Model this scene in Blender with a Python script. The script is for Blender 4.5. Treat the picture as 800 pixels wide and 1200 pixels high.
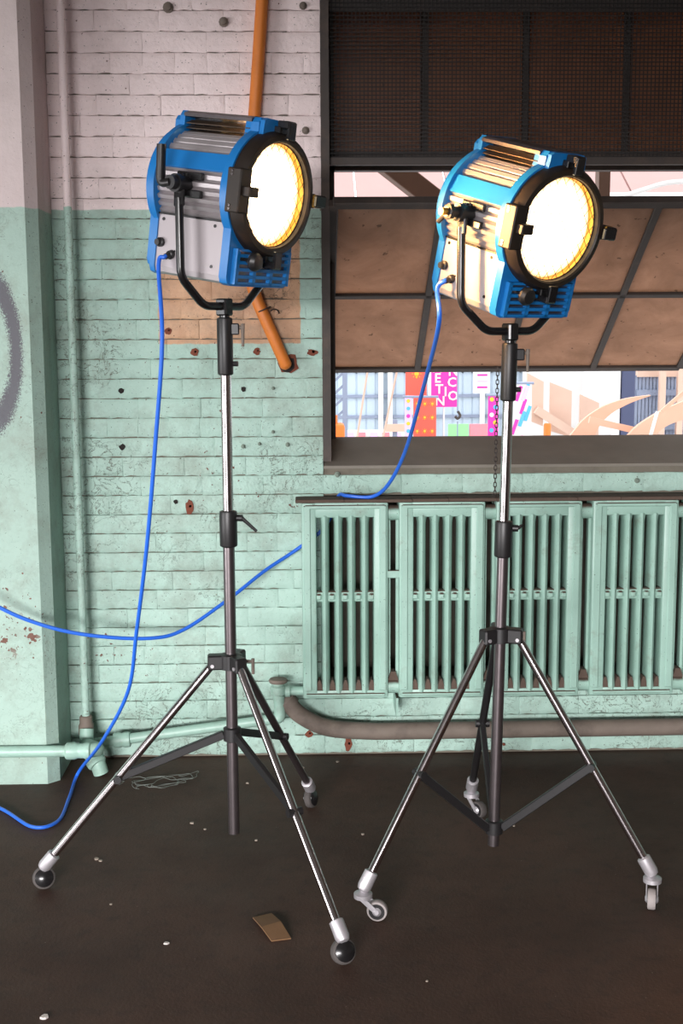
import bpy, bmesh, math, random
from mathutils import Vector, Matrix
random.seed(7)
for o in list(bpy.data.objects): bpy.data.objects.remove(o)
SC = bpy.context.scene
COL = SC.collection
# ------------------------------------------------------------------ camera
F = 1470.0; EYE = 1.5
YAW = math.radians(1.5); ROLL = math.radians(0.3); PITCH = math.atan(215 / F)
CAM = Vector((0, 0, EYE))
FW = Vector((math.sin(YAW)*math.cos(PITCH), math.cos(YAW)*math.cos(PITCH), -math.sin(PITCH)))
RT0 = Vector((math.cos(YAW), -math.sin(YAW), 0)); UP0 = RT0.cross(FW)
RT = RT0*math.cos(ROLL) - UP0*math.sin(ROLL); UP = UP0*math.cos(ROLL) + RT0*math.sin(ROLL)
cd = bpy.data.cameras.new('camera'); cam = bpy.data.objects.new('camera', cd); COL.objects.link(cam)
cd.sensor_fit = 'VERTICAL'; cd.sensor_height = 36; cd.lens = 36*F/1200; cd.clip_start = .05; cd.clip_end = 300
cam.matrix_world = Matrix(((RT.x, UP.x, -FW.x, 0), (RT.y, UP.y, -FW.y, 0), (RT.z, UP.z, -FW.z, EYE), (0, 0, 0, 1)))
SC.camera = cam
def ray(x, y): return FW + RT*((x-400)/F) + UP*((600-y)/F)
def at(x, y, Y):                      # measured point of the place at distance Y from the camera
    d = ray(x, y); return CAM + d*(Y/d.y)
def gnd(x, y, z=0.0):
    d = ray(x, y); return CAM + d*((z-EYE)/d.z)
# ------------------------------------------------------------------ world, lights, exposure
W = bpy.data.worlds.new('world'); SC.world = W; W.use_nodes = True
W.node_tree.nodes['Background'].inputs[0].default_value = (.93, .96, 1.0, 1)
W.node_tree.nodes['Background'].inputs[1].default_value = 2.6
SC.view_settings.view_transform = 'Standard'; SC.view_settings.look = 'None'
SC.view_settings.gamma = 1; SC.view_settings.use_curve_mapping = False
SC.view_settings.exposure = 0.0
def area_light(name, loc, target, sx, sy, power, col):
    l = bpy.data.lights.new(name, 'AREA'); l.shape = 'RECTANGLE'; l.size = sx; l.size_y = sy
    l.energy = power; l.color = col
    o = bpy.data.objects.new(name, l); COL.objects.link(o); o.location = loc
    o.rotation_euler = (Vector(target)-Vector(loc)).to_track_quat('-Z', 'Y').to_euler()
    return o
# area lamps standing in for daylight through the loading door and the opening in the walls behind the camera
area_light('door_strip_light', (-2.8, -9, 2.4), (-2.8, 0, 2.4), 6.0, 1.0, 2950, (1.0, .965, .97))  # added strip outside the door, height set so the lintel dims the upper wall
area_light('side_door_daylight', (-4.9, .6, .9), (0, .6, .9), 3.0, 1.7, 165, (1.0, .98, .98))
# ------------------------------------------------------------------ helpers: materials
MATS = {}
class NT:
    def __init__(s, name):
        s.m = bpy.data.materials.new(name); s.m.use_nodes = True; s.t = s.m.node_tree
        s.b = s.t.nodes['Principled BSDF']; s.out = s.t.nodes['Material Output']
    def n(s, typ, **kw):
        nd = s.t.nodes.new(typ)
        for k, v in kw.items(): setattr(nd, k, v)
        return nd
    def put(s, sock, v):
        if v is None: return
        if hasattr(v, 'is_linked') or hasattr(v, 'links'): s.t.links.new(v, sock)
        elif isinstance(v, (tuple, list)): sock.default_value = tuple(v) + ((1,) if len(v) == 3 and sock.type == 'RGBA' else ())
        else: sock.default_value = v
    def math(s, op, a, b=0.0, c=None, clamp=False):
        nd = s.n('ShaderNodeMath', operation=op, use_clamp=clamp)
        s.put(nd.inputs[0], a); s.put(nd.inputs[1], b)
        if c is not None: s.put(nd.inputs[2], c)
        return nd.outputs[0]
    def mix(s, f, a, b, mode='MIX'):
        nd = s.n('ShaderNodeMix', data_type='RGBA', blend_type=mode)
        s.put(nd.inputs[0], f); s.put(nd.inputs[6], a); s.put(nd.inputs[7], b)
        return nd.outputs[2]
    def step(s, v, lo, hi):           # 0 below lo, 1 above hi
        nd = s.n('ShaderNodeMapRange', clamp=True); s.put(nd.inputs[0], v); s.put(nd.inputs[1], lo); s.put(nd.inputs[2], hi)
        return nd.outputs[0]
    def noise(s, scale, detail=3, vec=None, rough=.55, dist=0.0):
        nd = s.n('ShaderNodeTexNoise'); nd.inputs['Scale'].default_value = scale; nd.inputs['Detail'].default_value = detail
        nd.inputs['Roughness'].default_value = rough; nd.inputs['Distortion'].default_value = dist
        s.put(nd.inputs['Vector'], vec if vec is not None else s.pos())
        return nd.outputs[0]
    def pos(s):
        if not hasattr(s, '_p'): s._p = s.n('ShaderNodeNewGeometry')
        return s._p.outputs['Position']
    def nrm(s): s.pos(); return s._p.outputs['Normal']
    def obj(s):
        if not hasattr(s, '_o'): s._o = s.n('ShaderNodeTexCoord')
        return s._o.outputs['Object']
    def xyz(s, v):
        nd = s.n('ShaderNodeSeparateXYZ'); s.put(nd.inputs[0], v); return nd.outputs
    def bump(s, h, strength, dist=.004):
        nd = s.n('ShaderNodeBump'); nd.inputs['Strength'].default_value = strength; nd.inputs['Distance'].default_value = dist
        s.put(nd.inputs['Height'], h); s.t.links.new(nd.outputs[0], s.b.inputs['Normal'])
    def fin(s, col, rough=.5, metal=0.0, spec=None):
        s.put(s.b.inputs['Base Color'], col); s.put(s.b.inputs['Roughness'], rough); s.put(s.b.inputs['Metallic'], metal)
        if spec is not None: s.put(s.b.inputs['Specular IOR Level'], spec)
        return s.m
def L(r, g, b):                       # sRGB 0-255 to linear
    f = lambda c: ((c/255+.055)/1.055)**2.4 if c > 10 else c/255/12.92
    return (f(r), f(g), f(b))
def mat(name, col, rough=.5, metal=0.0, var=.12, scale=30, bump=0.0, spec=None, dirt=None, dirt_amt=.5):
    if name in MATS: return MATS[name]
    t = NT(name)
    c = t.mix(t.math('MULTIPLY', t.noise(scale, 4), var*2), col, tuple(x*.45 for x in col))
    if dirt:
        c = t.mix(t.math('MULTIPLY', t.step(t.noise(scale*.35, 5, rough=.7), .5, .72), dirt_amt), c, dirt)
    if bump: t.bump(t.noise(scale*3, 3), bump, .002)
    MATS[name] = t.fin(c, rough, metal, spec); return MATS[name]
def emit(name, col, st):
    if name in MATS: return MATS[name]
    t = NT(name); t.put(t.b.inputs['Base Color'], (0, 0, 0)); t.put(t.b.inputs['Emission Color'], col); t.b.inputs['Emission Strength'].default_value = st
    MATS[name] = t.m; return t.m
# ------------------------------------------------------------------ helpers: geometry
class MB:
    def __init__(s, xf=None): s.bm = bmesh.new(); s.xf = xf
    def add(s, verts, faces):
        if s.xf is not None: verts = [s.xf @ Vector(v) for v in verts]
        vs = [s.bm.verts.new(v) for v in verts]
        for f in faces:
            try: s.bm.faces.new([vs[i] for i in f])
            except ValueError: pass
        return s
    def box(s, c, d, bev=0.0, rot=None, seg=1):
        t = bmesh.new(); bmesh.ops.create_cube(t, size=1)
        for v in t.verts: v.co = Vector((v.co.x*d[0], v.co.y*d[1], v.co.z*d[2]))
        if bev: bmesh.ops.bevel(t, geom=list(t.edges), offset=bev, segments=seg, affect='EDGES', profile=.5)
        t.verts.index_update()
        M = Matrix.Translation(c) @ (rot.to_4x4() if rot is not None else Matrix.Identity(4))
        r = s.add([M @ v.co for v in t.verts], [[v.index for v in f.verts] for f in t.faces]); t.free(); return r
    def span(s, a, b, bev=0.0, seg=1):
        a, b = Vector(a), Vector(b); d = b-a
        return s.box((a+b)/2, (abs(d.x), abs(d.y), abs(d.z)), bev, None, seg)
    def bar(s, a, b, w, h, bev=0.0, up=(0, 0, 1)):        # rectangular bar from a to b
        a, b = Vector(a), Vector(b); y = (b-a); ln = y.length; y.normalize()
        x = y.cross(Vector(up)); x = x if x.length > 1e-4 else y.cross(Vector((1, 0, 0))); x.normalize(); z = x.cross(y)
        R = Matrix((x, y, z)).transposed()
        return s.box((a+b)/2, (w, ln, h), bev, R)
    def tube(s, pts, r, n=12, cap=True, closed=False, ry=None):
        pts = [Vector(p) for p in pts]; m = len(pts); rs = list(r) if isinstance(r, (list, tuple)) else [r]*m
        if len(rs) != m: rs = [rs[min(int(i*len(rs)/m), len(rs)-1)] for i in range(m)]
        tang = []
        for i in range(m):
            if closed: a, b = pts[i-1], pts[(i+1) % m]
            else: a, b = pts[max(i-1, 0)], pts[min(i+1, m-1)]
            tang.append((b-a).normalized())
        t0 = tang[0]; ref = Vector((0, 0, 1)) if abs(t0.z) < .9 else Vector((1, 0, 0))
        u = t0.cross(ref).normalized(); V = []; Fc = []
        for i in range(m):
            t = tang[i]; u = (u - t*u.dot(t)).normalized(); w = t.cross(u)
            for k in range(n):
                a = 2*math.pi*k/n; V.append(pts[i] + (u*math.cos(a) + w*math.sin(a)*(ry or 1))*rs[i])
        for i in range(m if closed else m-1):
            j = (i+1) % m
            for k in range(n): Fc.append([i*n+k, i*n+(k+1) % n, j*n+(k+1) % n, j*n+k])
        if cap and not closed: Fc.append(list(range(n))[::-1]); Fc.append([(m-1)*n+k for k in range(n)])
        return s.add(V, Fc)
    def cyl(s, a, b, r, n=20): return s.tube([a, b], r, n)
    def lathe(s, o, ax, prof, n=24, capa=True, capb=True):  # prof: (radius, height) along ax
        o, ax = Vector(o), Vector(ax).normalized()
        ref = Vector((0, 0, 1)) if abs(ax.z) < .9 else Vector((1, 0, 0))
        u = ax.cross(ref).normalized(); w = ax.cross(u); V = []; Fc = []
        for (r, h) in prof:
            for k in range(n):
                a = 2*math.pi*k/n; V.append(o + ax*h + (u*math.cos(a) + w*math.sin(a))*r)
        for i in range(len(prof)-1):
            for k in range(n): Fc.append([i*n+k, i*n+(k+1) % n, (i+1)*n+(k+1) % n, (i+1)*n+k])
        if capa: Fc.append(list(range(n))[::-1])
        if capb: Fc.append([(len(prof)-1)*n+k for k in range(n)])
        return s.add(V, Fc)
    def prism(s, poly, d0, d1, ax='y', cap=True):           # poly in the plane across ax
        def P(p, d): return {'y': (p[0], d, p[1]), 'x': (d, p[0], p[1]), 'z': (p[0], p[1], d)}[ax]
        n = len(poly); V = [P(p, d0) for p in poly] + [P(p, d1) for p in poly]
        Fc = [[i, (i+1) % n, n+(i+1) % n, n+i] for i in range(n)]
        if cap: Fc += [list(range(n)), list(range(n, 2*n))[::-1]]
        return s.add(V, Fc)
    def mesh(s, name, m, ang=35):
        bmesh.ops.recalc_face_normals(s.bm, faces=s.bm.faces[:])
        me = bpy.data.meshes.new(name); s.bm.to_mesh(me); s.bm.free()
        if m: me.materials.append(m)
        if ang:
            for p in me.polygons: p.use_smooth = True
            me.set_sharp_from_angle(angle=math.radians(ang))
        return me
    def build(s, name, m, parent=None, ang=35, **tags):
        return link(name, s.mesh(name, m, ang), parent, **tags)
def link(name, me, parent=None, **tags):
    o = bpy.data.objects.new(name, me); COL.objects.link(o)
    if parent is not None: o.parent = parent
    for k, v in tags.items():
        if v: o[k] = v
    return o
def thing(name, label, category, loc=(0, 0, 0), rz=0, group=None, kind=None):
    o = link(name, None, None, label=label, category=category, group=group, kind=kind)
    o.location = loc; o.rotation_euler = (0, 0, rz); o.empty_display_size = .1; return o
def smooth_path(pts, per=8):          # Catmull-Rom
    pts = [Vector(p) for p in pts]; out = []
    for i in range(len(pts)-1):
        p0, p1, p2, p3 = pts[max(i-1, 0)], pts[i], pts[i+1], pts[min(i+2, len(pts)-1)]
        for k in range(per):
            t = k/per
            out.append(.5*((2*p1) + (p2-p0)*t + (2*p0-5*p1+4*p2-p3)*t*t + (-p0+3*p1-3*p2+p3)*t**3))
    return out + [pts[-1]]
def fillet(pts, r, seg=5):            # round the inner corners of a polyline
    pts = [Vector(p) for p in pts]; out = [pts[0]]
    for i in range(1, len(pts)-1):
        a, b, c = pts[i-1], pts[i], pts[i+1]
        d1, d2 = (a-b), (c-b); q = min(r, d1.length*.45, d2.length*.45)
        p1, p2 = b+d1.normalized()*q, b+d2.normalized()*q
        for k in range(seg+1):
            t = k/seg; out.append(p1*(1-t)**2 + b*2*t*(1-t) + p2*t*t)
    return out + [pts[-1]]
# ------------------------------------------------------------------ measured planes
YW = 4.285                                # face of the brick wall
YC = 4.04                                 # face of the pillar
WX0 = .05                                 # left edge of the window opening
WX1 = 1.66
XC = -.845                                # right flank of the pillar
COURSE = .0663; C0 = .472-7*.0663
PAINT_Z = 1.895
# ------------------------------------------------------------------ materials of the setting
def painted(name, zl, brick=True, graffiti=False):
    t = NT(name); p = t.pos(); X, Y, Z = t.xyz(p)
    n2, n8 = t.noise(2.2, 4), t.noise(9, 5, rough=.65)
    wob = t.math('MULTIPLY', t.math('SUBTRACT', t.noise(25, 2), .5), .012)
    white = t.mix(t.step(n2, .35, .7), L(206, 192, 190), L(192, 177, 176)) if not brick else t.mix(t.step(n2, .35, .7), L(240, 223, 222), L(226, 209, 208))
    green = t.mix(t.step(n2, .35, .7), L(170, 200, 188), L(155, 185, 173)) if brick else t.mix(t.step(n2, .35, .7), L(158, 184, 172), L(146, 171, 160))
    gm = t.step(t.math('ADD', Z, wob), zl+.002, zl-.002)
    c = t.mix(gm, white, green)
    if brick:   # bare beige rectangle where a fitting was taken off, never painted over
        mx = t.math('MULTIPLY', t.step(t.math('ADD', X, wob), -.502, -.498), t.step(t.math('ADD', X, wob), -.021, -.025))
        mz = t.math('MULTIPLY', t.step(t.math('ADD', Z, wob), 1.449, 1.453), t.step(t.math('ADD', Z, wob), 1.868, 1.862))
        tan = t.mix(t.step(n8, .35, .65), L(205, 165, 132), L(182, 142, 112))
        c = t.mix(t.math('MULTIPLY', mx, mz), c, tan)
    # grime and flaking
    c = t.mix(t.math('MULTIPLY', t.step(t.noise(5, 6, rough=.75), .48, .72), t.math('ADD', .14, t.math('MULTIPLY', gm, .36))), c, L(112, 108, 96))
    flake = t.noise(52, 4, rough=.6)
    zone = t.step(t.noise(1.7, 3), .5, .62)
    lowz = t.math('MULTIPLY', t.step(Z, 1.25, .85), t.step(Z, .2, .35))
    thr = t.math('SUBTRACT', .715, t.math('MULTIPLY', t.math('MULTIPLY', zone, lowz), .085))
    ch = t.math('GREATER_THAN', flake, thr)
    c = t.mix(ch, c, t.mix(t.noise(14, 2), L(60, 42, 36), L(128, 84, 70)))
    # curled edges of flaking paint: thin ragged lines
    ed_ = t.math('ABSOLUTE', t.math('SUBTRACT', t.noise(17, 5, rough=.6, dist=1.2), .5))
    crk = t.math('MULTIPLY', t.math('LESS_THAN', ed_, .008), t.step(t.noise(3.1, 3), .5, .58))
    crk = t.math('MULTIPLY', crk, gm)
    c = t.mix(t.math('MULTIPLY', crk, .75 if brick else .3), c, L(84, 78, 66))
    spk = t.math('GREATER_THAN', t.noise(150, 2, rough=.5), .705)
    c = t.mix(t.math('MULTIPLY', spk, .8), c, L(62, 58, 50))
    if not brick:   # rusty flakes on the pillar
        rz = t.math('MULTIPLY', t.step(Z, .62, .52), t.step(Z, .40, .48))
        rf = t.math('MULTIPLY', t.math('GREATER_THAN', t.noise(38, 3), .6), t.math('MULTIPLY', rz, t.math('MULTIPLY', t.step(X, -.86, -.9), t.step(Y, YC+.03, YC+.02))))
        c = t.mix(rf, c, L(104, 72, 60))
    if graffiti:    # arc of grey spray paint
        g = at(-14, 411, YC)
        dx = t.math('DIVIDE', t.math('SUBTRACT', X, g.x), .083); dz = t.math('DIVIDE', t.math('SUBTRACT', Z, g.z), .205)
        r = t.math('SQRT', t.math('ADD', t.math('MULTIPLY', dx, dx), t.math('MULTIPLY', dz, dz)))
        e = t.math('ABSOLUTE', t.math('SUBTRACT', r, 1.07))
        g1 = t.math('ADD', e, t.math('MULTIPLY', t.math('SUBTRACT', t.noise(260, 2), .5), .5))
        c = t.mix(t.math('MULTIPLY', t.step(g1, .30, .18), .92), c, L(78, 74, 84))
    hgt = t.math('ADD', t.noise(26, 6, rough=.65), t.math('MULTIPLY', flake, t.math('ADD', .35, t.math('MULTIPLY', t.math('MULTIPLY', zone, lowz), 1.2))))
    t.bump(t.math('SUBTRACT', hgt, t.math('MULTIPLY', crk, .5)), .6 if brick else .35, .006)
    return t.fin(c, .55, 0, .35)
M_wall = painted('wall_paint', PAINT_Z)
M_pillar = painted('pillar_paint', 1.88, brick=False, graffiti=True)
def floor_mat():
    t = NT('floor'); a, b = t.noise(1.6, 5, rough=.65), t.noise(22, 5, rough=.7)
    c = t.mix(t.step(a, .35, .7), L(62, 46, 39), L(80, 60, 51))
    c = t.mix(t.math('MULTIPLY', t.step(b, .5, .75), .5), c, L(38, 34, 32))
    c = t.mix(t.math('MULTIPLY', t.math('GREATER_THAN', t.noise(90, 2), .77), .7), c, L(140, 128, 116))
    t.bump(t.math('ADD', b, t.noise(120, 3)), .35, .003)
    return t.fin(c, t.math('ADD', .5, t.math('MULTIPLY', t.noise(4, 4), .3)), 0, .22)
M_floor = floor_mat()
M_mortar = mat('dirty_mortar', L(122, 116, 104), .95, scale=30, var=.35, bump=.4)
M_plaster = mat('grey_plaster', L(150, 145, 140), .8, scale=3)
M_green = mat('green_enamel', L(154, 188, 174), .42, scale=40, var=.06, dirt=L(92, 84, 74), dirt_amt=.35, bump=.15)
def rad_mat():
    t = NT('radiator_enamel'); X, Y, Z = t.xyz(t.pos()); nz = t.xyz(t.nrm())[2]
    c = t.mix(t.step(t.noise(6, 4), .35, .7), L(152, 186, 173), L(139, 172, 159))
    c = t.mix(t.math('MULTIPLY', t.math('GREATER_THAN', t.noise(130, 3), .7), .75), c, L(70, 66, 58))
    c = t.mix(t.math('MULTIPLY', t.step(t.noise(11, 5, rough=.75), .56, .75), .5), c, L(110, 98, 84))
    dust = t.step(t.math('ADD', nz, t.math('MULTIPLY', t.noise(40, 3), .3)), .55, .85)      # dust lies on the upward faces
    c = t.mix(dust, c, t.mix(t.noise(30, 3), L(66, 56, 50), L(96, 82, 72)))
    t.bump(t.noise(90, 4), .25, .002)
    return t.fin(c, .4, 0, .45)
M_rad = rad_mat()
M_rust = mat('rusty_dust', L(92, 76, 66), .9, scale=60, var=.3, bump=.4)
M_grime = mat('grimy_pipe', L(126, 114, 104), .75, scale=16, var=.35, dirt=L(70, 60, 54), dirt_amt=.7, bump=.3)
M_brickred = mat('bare_brick', L(128, 70, 52), .9, scale=90, var=.4, bump=.5)
M_dark = mat('dark_hole', L(34, 28, 26), .9, scale=60)
M_steel_dk = mat('window_steel', L(62, 54, 50), .6, .1, scale=25, var=.25, dirt=L(92, 74, 62), dirt_amt=.5, bump=.2)
M_wire = mat('guard_wire', L(22, 19, 18), .7, .1, scale=60)
M_sill = mat('sill_grime', L(134, 128, 118), .85, scale=9, var=.3, dirt=L(122, 110, 98), dirt_amt=.35, bump=.3)
def dirty_glass(name, a, b, trans):
    t = NT(name); n = t.noise(5, 6, rough=.7, dist=.6)
    c = t.mix(t.step(n, .3, .7), a, b)
    c = t.mix(t.math('MULTIPLY', t.math('GREATER_THAN', t.noise(34, 4), .68), .7), c, tuple(x*.25 for x in b))
    m = t.fin(c, .35, 0, .5)
    tr = t.n('ShaderNodeBsdfTranslucent'); t.put(tr.inputs[0], c)
    mx = t.n('ShaderNodeMixShader'); mx.inputs[0].default_value = trans
    t.t.links.new(t.b.outputs[0], mx.inputs[1]); t.t.links.new(tr.outputs[0], mx.inputs[2]); t.t.links.new(mx.outputs[0], t.out.inputs[0])
    return m
M_pane = dirty_glass('dusty_pane', L(196, 164, 142), L(164, 134, 112), .68)
M_pane_up = dirty_glass('dark_dusty_pane', L(148, 98, 68), L(118, 76, 50), .25)
# equipment
M_black = mat('black_plastic', L(30, 29, 30), .42, scale=50, var=.1)
M_blackp = mat('black_gloss_paint', L(26, 25, 26), .25, scale=50, var=.1)
M_ring = mat('heat_worn_black', L(42, 34, 28), .5, .2, scale=30, var=.2, dirt=L(84, 58, 36), dirt_amt=.5)
M_fin = mat('heat_browned_fin', L(96, 82, 70), .4, .6, scale=40)
M_blue = mat('blue_paint', L(22, 114, 184), .38, scale=30, var=.06)
M_alu = mat('brushed_aluminium', L(172, 165, 167), .42, .5, scale=40, var=.08)
M_alup = mat('pale_panel', L(168, 160, 163), .45, .2, scale=12, var=.06)
M_chrome = mat('chrome', L(205, 198, 200), .16, 1.0, scale=20, var=.06)
M_steel = mat('worn_steel_tube', L(128, 120, 122), .3, .9, scale=30, var=.25)
M_castal = mat('cast_aluminium', L(190, 186, 190), .45, .6, scale=40, var=.1, bump=.1)
M_rubber = mat('grey_rubber', L(74, 69, 67), .8, scale=40)
M_rubberl = mat('pale_grey_rubber', L(150, 142, 140), .7, scale=40)
M_brass = mat('brass', L(200, 150, 70), .35, .9, scale=40)
M_cable = mat('blue_rubber', L(40, 104, 215), .4, scale=30, var=.05)
M_orange = mat('orange_plastic', L(216, 124, 48), .5, scale=20, var=.08, dirt=L(150, 86, 44), dirt_amt=.4)
# ------------------------------------------------------------------ the room shell
S = 'structure'
MB().span((-5, -5, -.2), (6, YW+.4, 0)).build('floor', M_floor, None, 0, kind=S, label='dark brown worn concrete floor under the tripods', category='floor')
MB().span((-5, -5, 4.3), (6, YW+.4, 4.5)).build('ceiling', M_plaster, None, 0, kind=S, label='grey ceiling above the room', category='ceiling')
m = MB()
m.span((-5.2, -5, 0), (-5, -.9, 4.3)).span((-5.2, 2.1, 0), (-5, YW+.4, 4.3)).span((-5.2, -.9, 2.05), (-5, 2.1, 4.3))
m.build('wall_left', M_plaster, None, 0, kind=S, label='plastered side wall with a door opening beside the pillar end', category='wall')
MB().span((6, -5, 0), (6.2, YW+.4, 4.3)).build('wall_right', M_plaster, None, 0, kind=S, label='plastered side wall beyond the radiator end', category='wall')
m = MB()
m.span((-5.2, -5.2, 0), (-3.8, -5, 4.3)).span((-.2, -5.2, 0), (6.2, -5, 4.3)).span((-3.8, -5.2, 2.15), (-.2, -5, 4.3))
m.build('wall_front', M_plaster, None, 0, kind=S, label='plastered wall with the loading door, facing the brick wall', category='wall')
# brick wall: backing with the window opening, bricks as pieces in front of it
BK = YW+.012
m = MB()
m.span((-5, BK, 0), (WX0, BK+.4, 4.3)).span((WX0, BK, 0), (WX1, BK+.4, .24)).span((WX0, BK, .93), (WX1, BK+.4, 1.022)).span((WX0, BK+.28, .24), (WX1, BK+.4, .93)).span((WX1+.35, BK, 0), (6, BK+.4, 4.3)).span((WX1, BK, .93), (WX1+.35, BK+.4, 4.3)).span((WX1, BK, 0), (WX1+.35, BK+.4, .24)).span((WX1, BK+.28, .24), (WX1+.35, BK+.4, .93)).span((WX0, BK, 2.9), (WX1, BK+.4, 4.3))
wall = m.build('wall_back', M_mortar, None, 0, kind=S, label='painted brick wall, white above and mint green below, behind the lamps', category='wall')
def brick_mesh(ln, seed):
    rnd = random.Random(seed); h = COURSE-rnd.uniform(.0001, .0026); nx = max(3, int(ln/.022)); nz = 3
    V = []; Fc = []
    xs = [-ln/2+.004] + [-ln/2+.004+(ln-.008)*i/nx for i in range(1, nx)] + [ln/2-.004]
    zs = [-h/2+.004, -h/6, h/6, h/2-.004]
    xs = [-ln/2] + xs + [ln/2]; zs = [-h/2] + zs + [h/2]; A, B = len(xs), len(zs)
    for j, z in enumerate(zs):
        for i, x in enumerate(xs):
            edge = i in (0, A-1) or j in (0, B-1)
            dep = rnd.uniform(-.0014, .0012)
            if j in (0, B-1): dep = rnd.uniform(.001, .0035)
            elif edge: dep = rnd.uniform(.0, .0016)
            V.append((x + rnd.uniform(-.0006, .0006), dep, z + (rnd.uniform(-.0018, .0032) if j in (0, 1) else rnd.uniform(-.0008, .0004))))
    for j in range(B-1):
        for i in range(A-1): Fc.append([j*A+i, j*A+i+1, (j+1)*A+i+1, (j+1)*A+i])
    ring = [i for i in range(A)] + [j*A+A-1 for j in range(1, B)] + [(B-1)*A+i for i in range(A-2, -1, -1)] + [j*A for j in range(B-2, 0, -1)]
    n0 = len(V)
    for k in ring: V.append((V[k][0], .03, V[k][2]))
    for q in range(len(ring)): a, b = ring[q], ring[(q+1) % len(ring)]; Fc.append([a, n0+q, n0+(q+1) % len(ring), b])
    return MB().add(V, Fc).mesh('brick', M_wall, 40)
BRICK_CACHE = {}
def put_brick(x0, x1, zc, seed):
    ln = round((x1-x0)/.01)*.01
    key = (ln, seed % 6)
    if key not in BRICK_CACHE: BRICK_CACHE[key] = brick_mesh(ln-.0003, hash(key) % 9999)
    o = link('brick', BRICK_CACHE[key], wall); o.location = ((x0+x1)/2, YW + random.uniform(-.001, .0015), zc)
    o.scale.x = (x1-x0-.0003)/(ln-.0003)
HOLE = at(338, 428, YW)
def lay(xa, xb, za, zb):
    k = 0
    while True:
        z0 = C0 + COURSE*k; k += 1
        if z0 + COURSE <= za + .01: continue
        if z0 >= zb - .03: break
        x = xa; first = True
        while x < xb-.02:
            ln = .21 if k % 6 else .105
            if first: ln = (.21, .105, .16, .06)[k % 4]; first = False
            e = min(x+ln, xb)
            if xb-e < .05: e = xb
            put_brick(x, e, z0+COURSE/2, random.randrange(1000)); x = e
lay(XC, WX0, 0, 2.62)
lay(WX0, WX1-.08, 0, .27)
lay(WX0, WX1-.08, .935, 1.022)
m = MB(); m.span((WX1-.08, YW, 0), (6, BK+.02, .24)).span((WX1, YW, .93), (6, BK+.02, 4.3)).span((WX1+.35, YW, .24), (6, BK+.02, .93)).span((XC, YW, 2.62), (WX0, BK+.02, 4.3)).span((WX0, YW, 2.9), (WX1, BK+.02, 4.3))
m.build('painted_render', M_wall, wall, 0)
# bolts, plugs and chips in the wall
M_boltp = mat('painted_plug', L(120, 134, 122), .7, scale=60)
def bolt(x, y, r=.012):
    p = at(x, y, YW); b = MB().lathe((0, 0, 0), (0, -1, 0), [(r*1.6, -.01), (r*1.6, .003), (r, .004), (r, .012), (r*.6, .014)], 10)
    o = b.build('anchor_bolt', M_boltp if y > 300 else M_grime, wall); o.location = (p.x, YW-.001, p.z)
for x, y, r in ((262, 26, .010), (197, 9, .011), (355, 7, .008), (358, 153, .008), (320, 506, .004), (304, 520, .004), (285, 523, .005), (337, 521, .005), (320, 455, .004), (395, 556, .006), (746, 563, .006)): bolt(x, y, r)
def plug(x, y, r=.012, m_=None, name='drill_hole'):
    p = at(x, y, YW); rnd = random.Random(int(x*7+y)); pts = []
    for k in range(14):
        a = 2*math.pi*k/14; q = r*rnd.uniform(.78, 1.15); pts.append((math.cos(a)*q, math.sin(a)*q))
    o = MB().prism(pts, -.0035, .01).build(name, m_ or M_dark, wall); o.location = (p.x, YW, p.z); return o
for x, y, r in ((142, 458, .010), (143, 524, .011), (285, 456, .009), (206, 588, .008), (265, 380, .013), (321, 325, .01), (13, 536, .0)):
    if r: plug(x, y, r)
for x, y, r in ((228, 413, .014), (301, 412, .012), (366, 413, .02), (222, 594, .016), (197, 388, .012), (408, 872, .016), (362, 860, .014), (590, 872, .006)):
    o = plug(x, y, r, M_brickred, 'chipped_brick')
    if x in (222, 408): o.scale.z = 1.7; o.scale.x = .8
    if x == 366: o.scale.z = .55
    plug(x+1, y-1, r*.28)
o = plug(338, 426, .034, M_brickred, 'chipped_brick'); o = plug(338, 428, .026, M_dark, 'pipe_hole'); o.location.y -= .001
# pillar
ch = .034
poly = [(-2.4, YC), (XC-ch, YC), (XC, YC+ch), (XC, YW+.05), (-2.4, YW+.05)]
MB().prism(poly, 0, 4.3, 'z').build('pillar', M_pillar, None, 20, kind=S, label='square concrete pillar with chamfered corner, white above and green below', category='pillar')
# ------------------------------------------------------------------ window
win = thing('window_1', 'steel factory window with tilted lower sash and wire guard', 'window', kind=S)
YF = 4.56
m = MB(); m.span((WX0+.0, YF-.02, 1.05), (WX0+.05, YF+.03, 2.9)).span((WX1-.03, YF-.02, 1.05), (WX1, YF+.03, 2.9)).span((WX0, YF-.02, 2.05), (WX1, YF+.03, 2.115)).span((WX0, YF-.015, 2.60), (WX1, YF+.025, 2.66))
m.build('window_frame', M_steel_dk, win)
PW = .364
for i in range(1, 5):
    x = at(379+118*i, 100, YF).x
    MB().span((x-.012, YF-.018, 2.1), (x+.012, YF+.02, 2.62), .003).build('glazing_bar', M_steel_dk, win)
xs = [WX0+.03] + [at(379+118*i, 100, YF).x for i in range(1, 5)] + [WX1-.03]
for i in range(5):
    if xs[i+1]-xs[i] > .05: MB().span((xs[i]+.01, YF, 2.11), (xs[i+1]-.01, YF+.006, 2.61)).build('pane', M_pane_up, win, 0)
MB().span((WX0+.03, YF, 2.655), (WX1-.03, YF+.006, 2.9)).build('pane', M_pane_up, win, 0)
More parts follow.
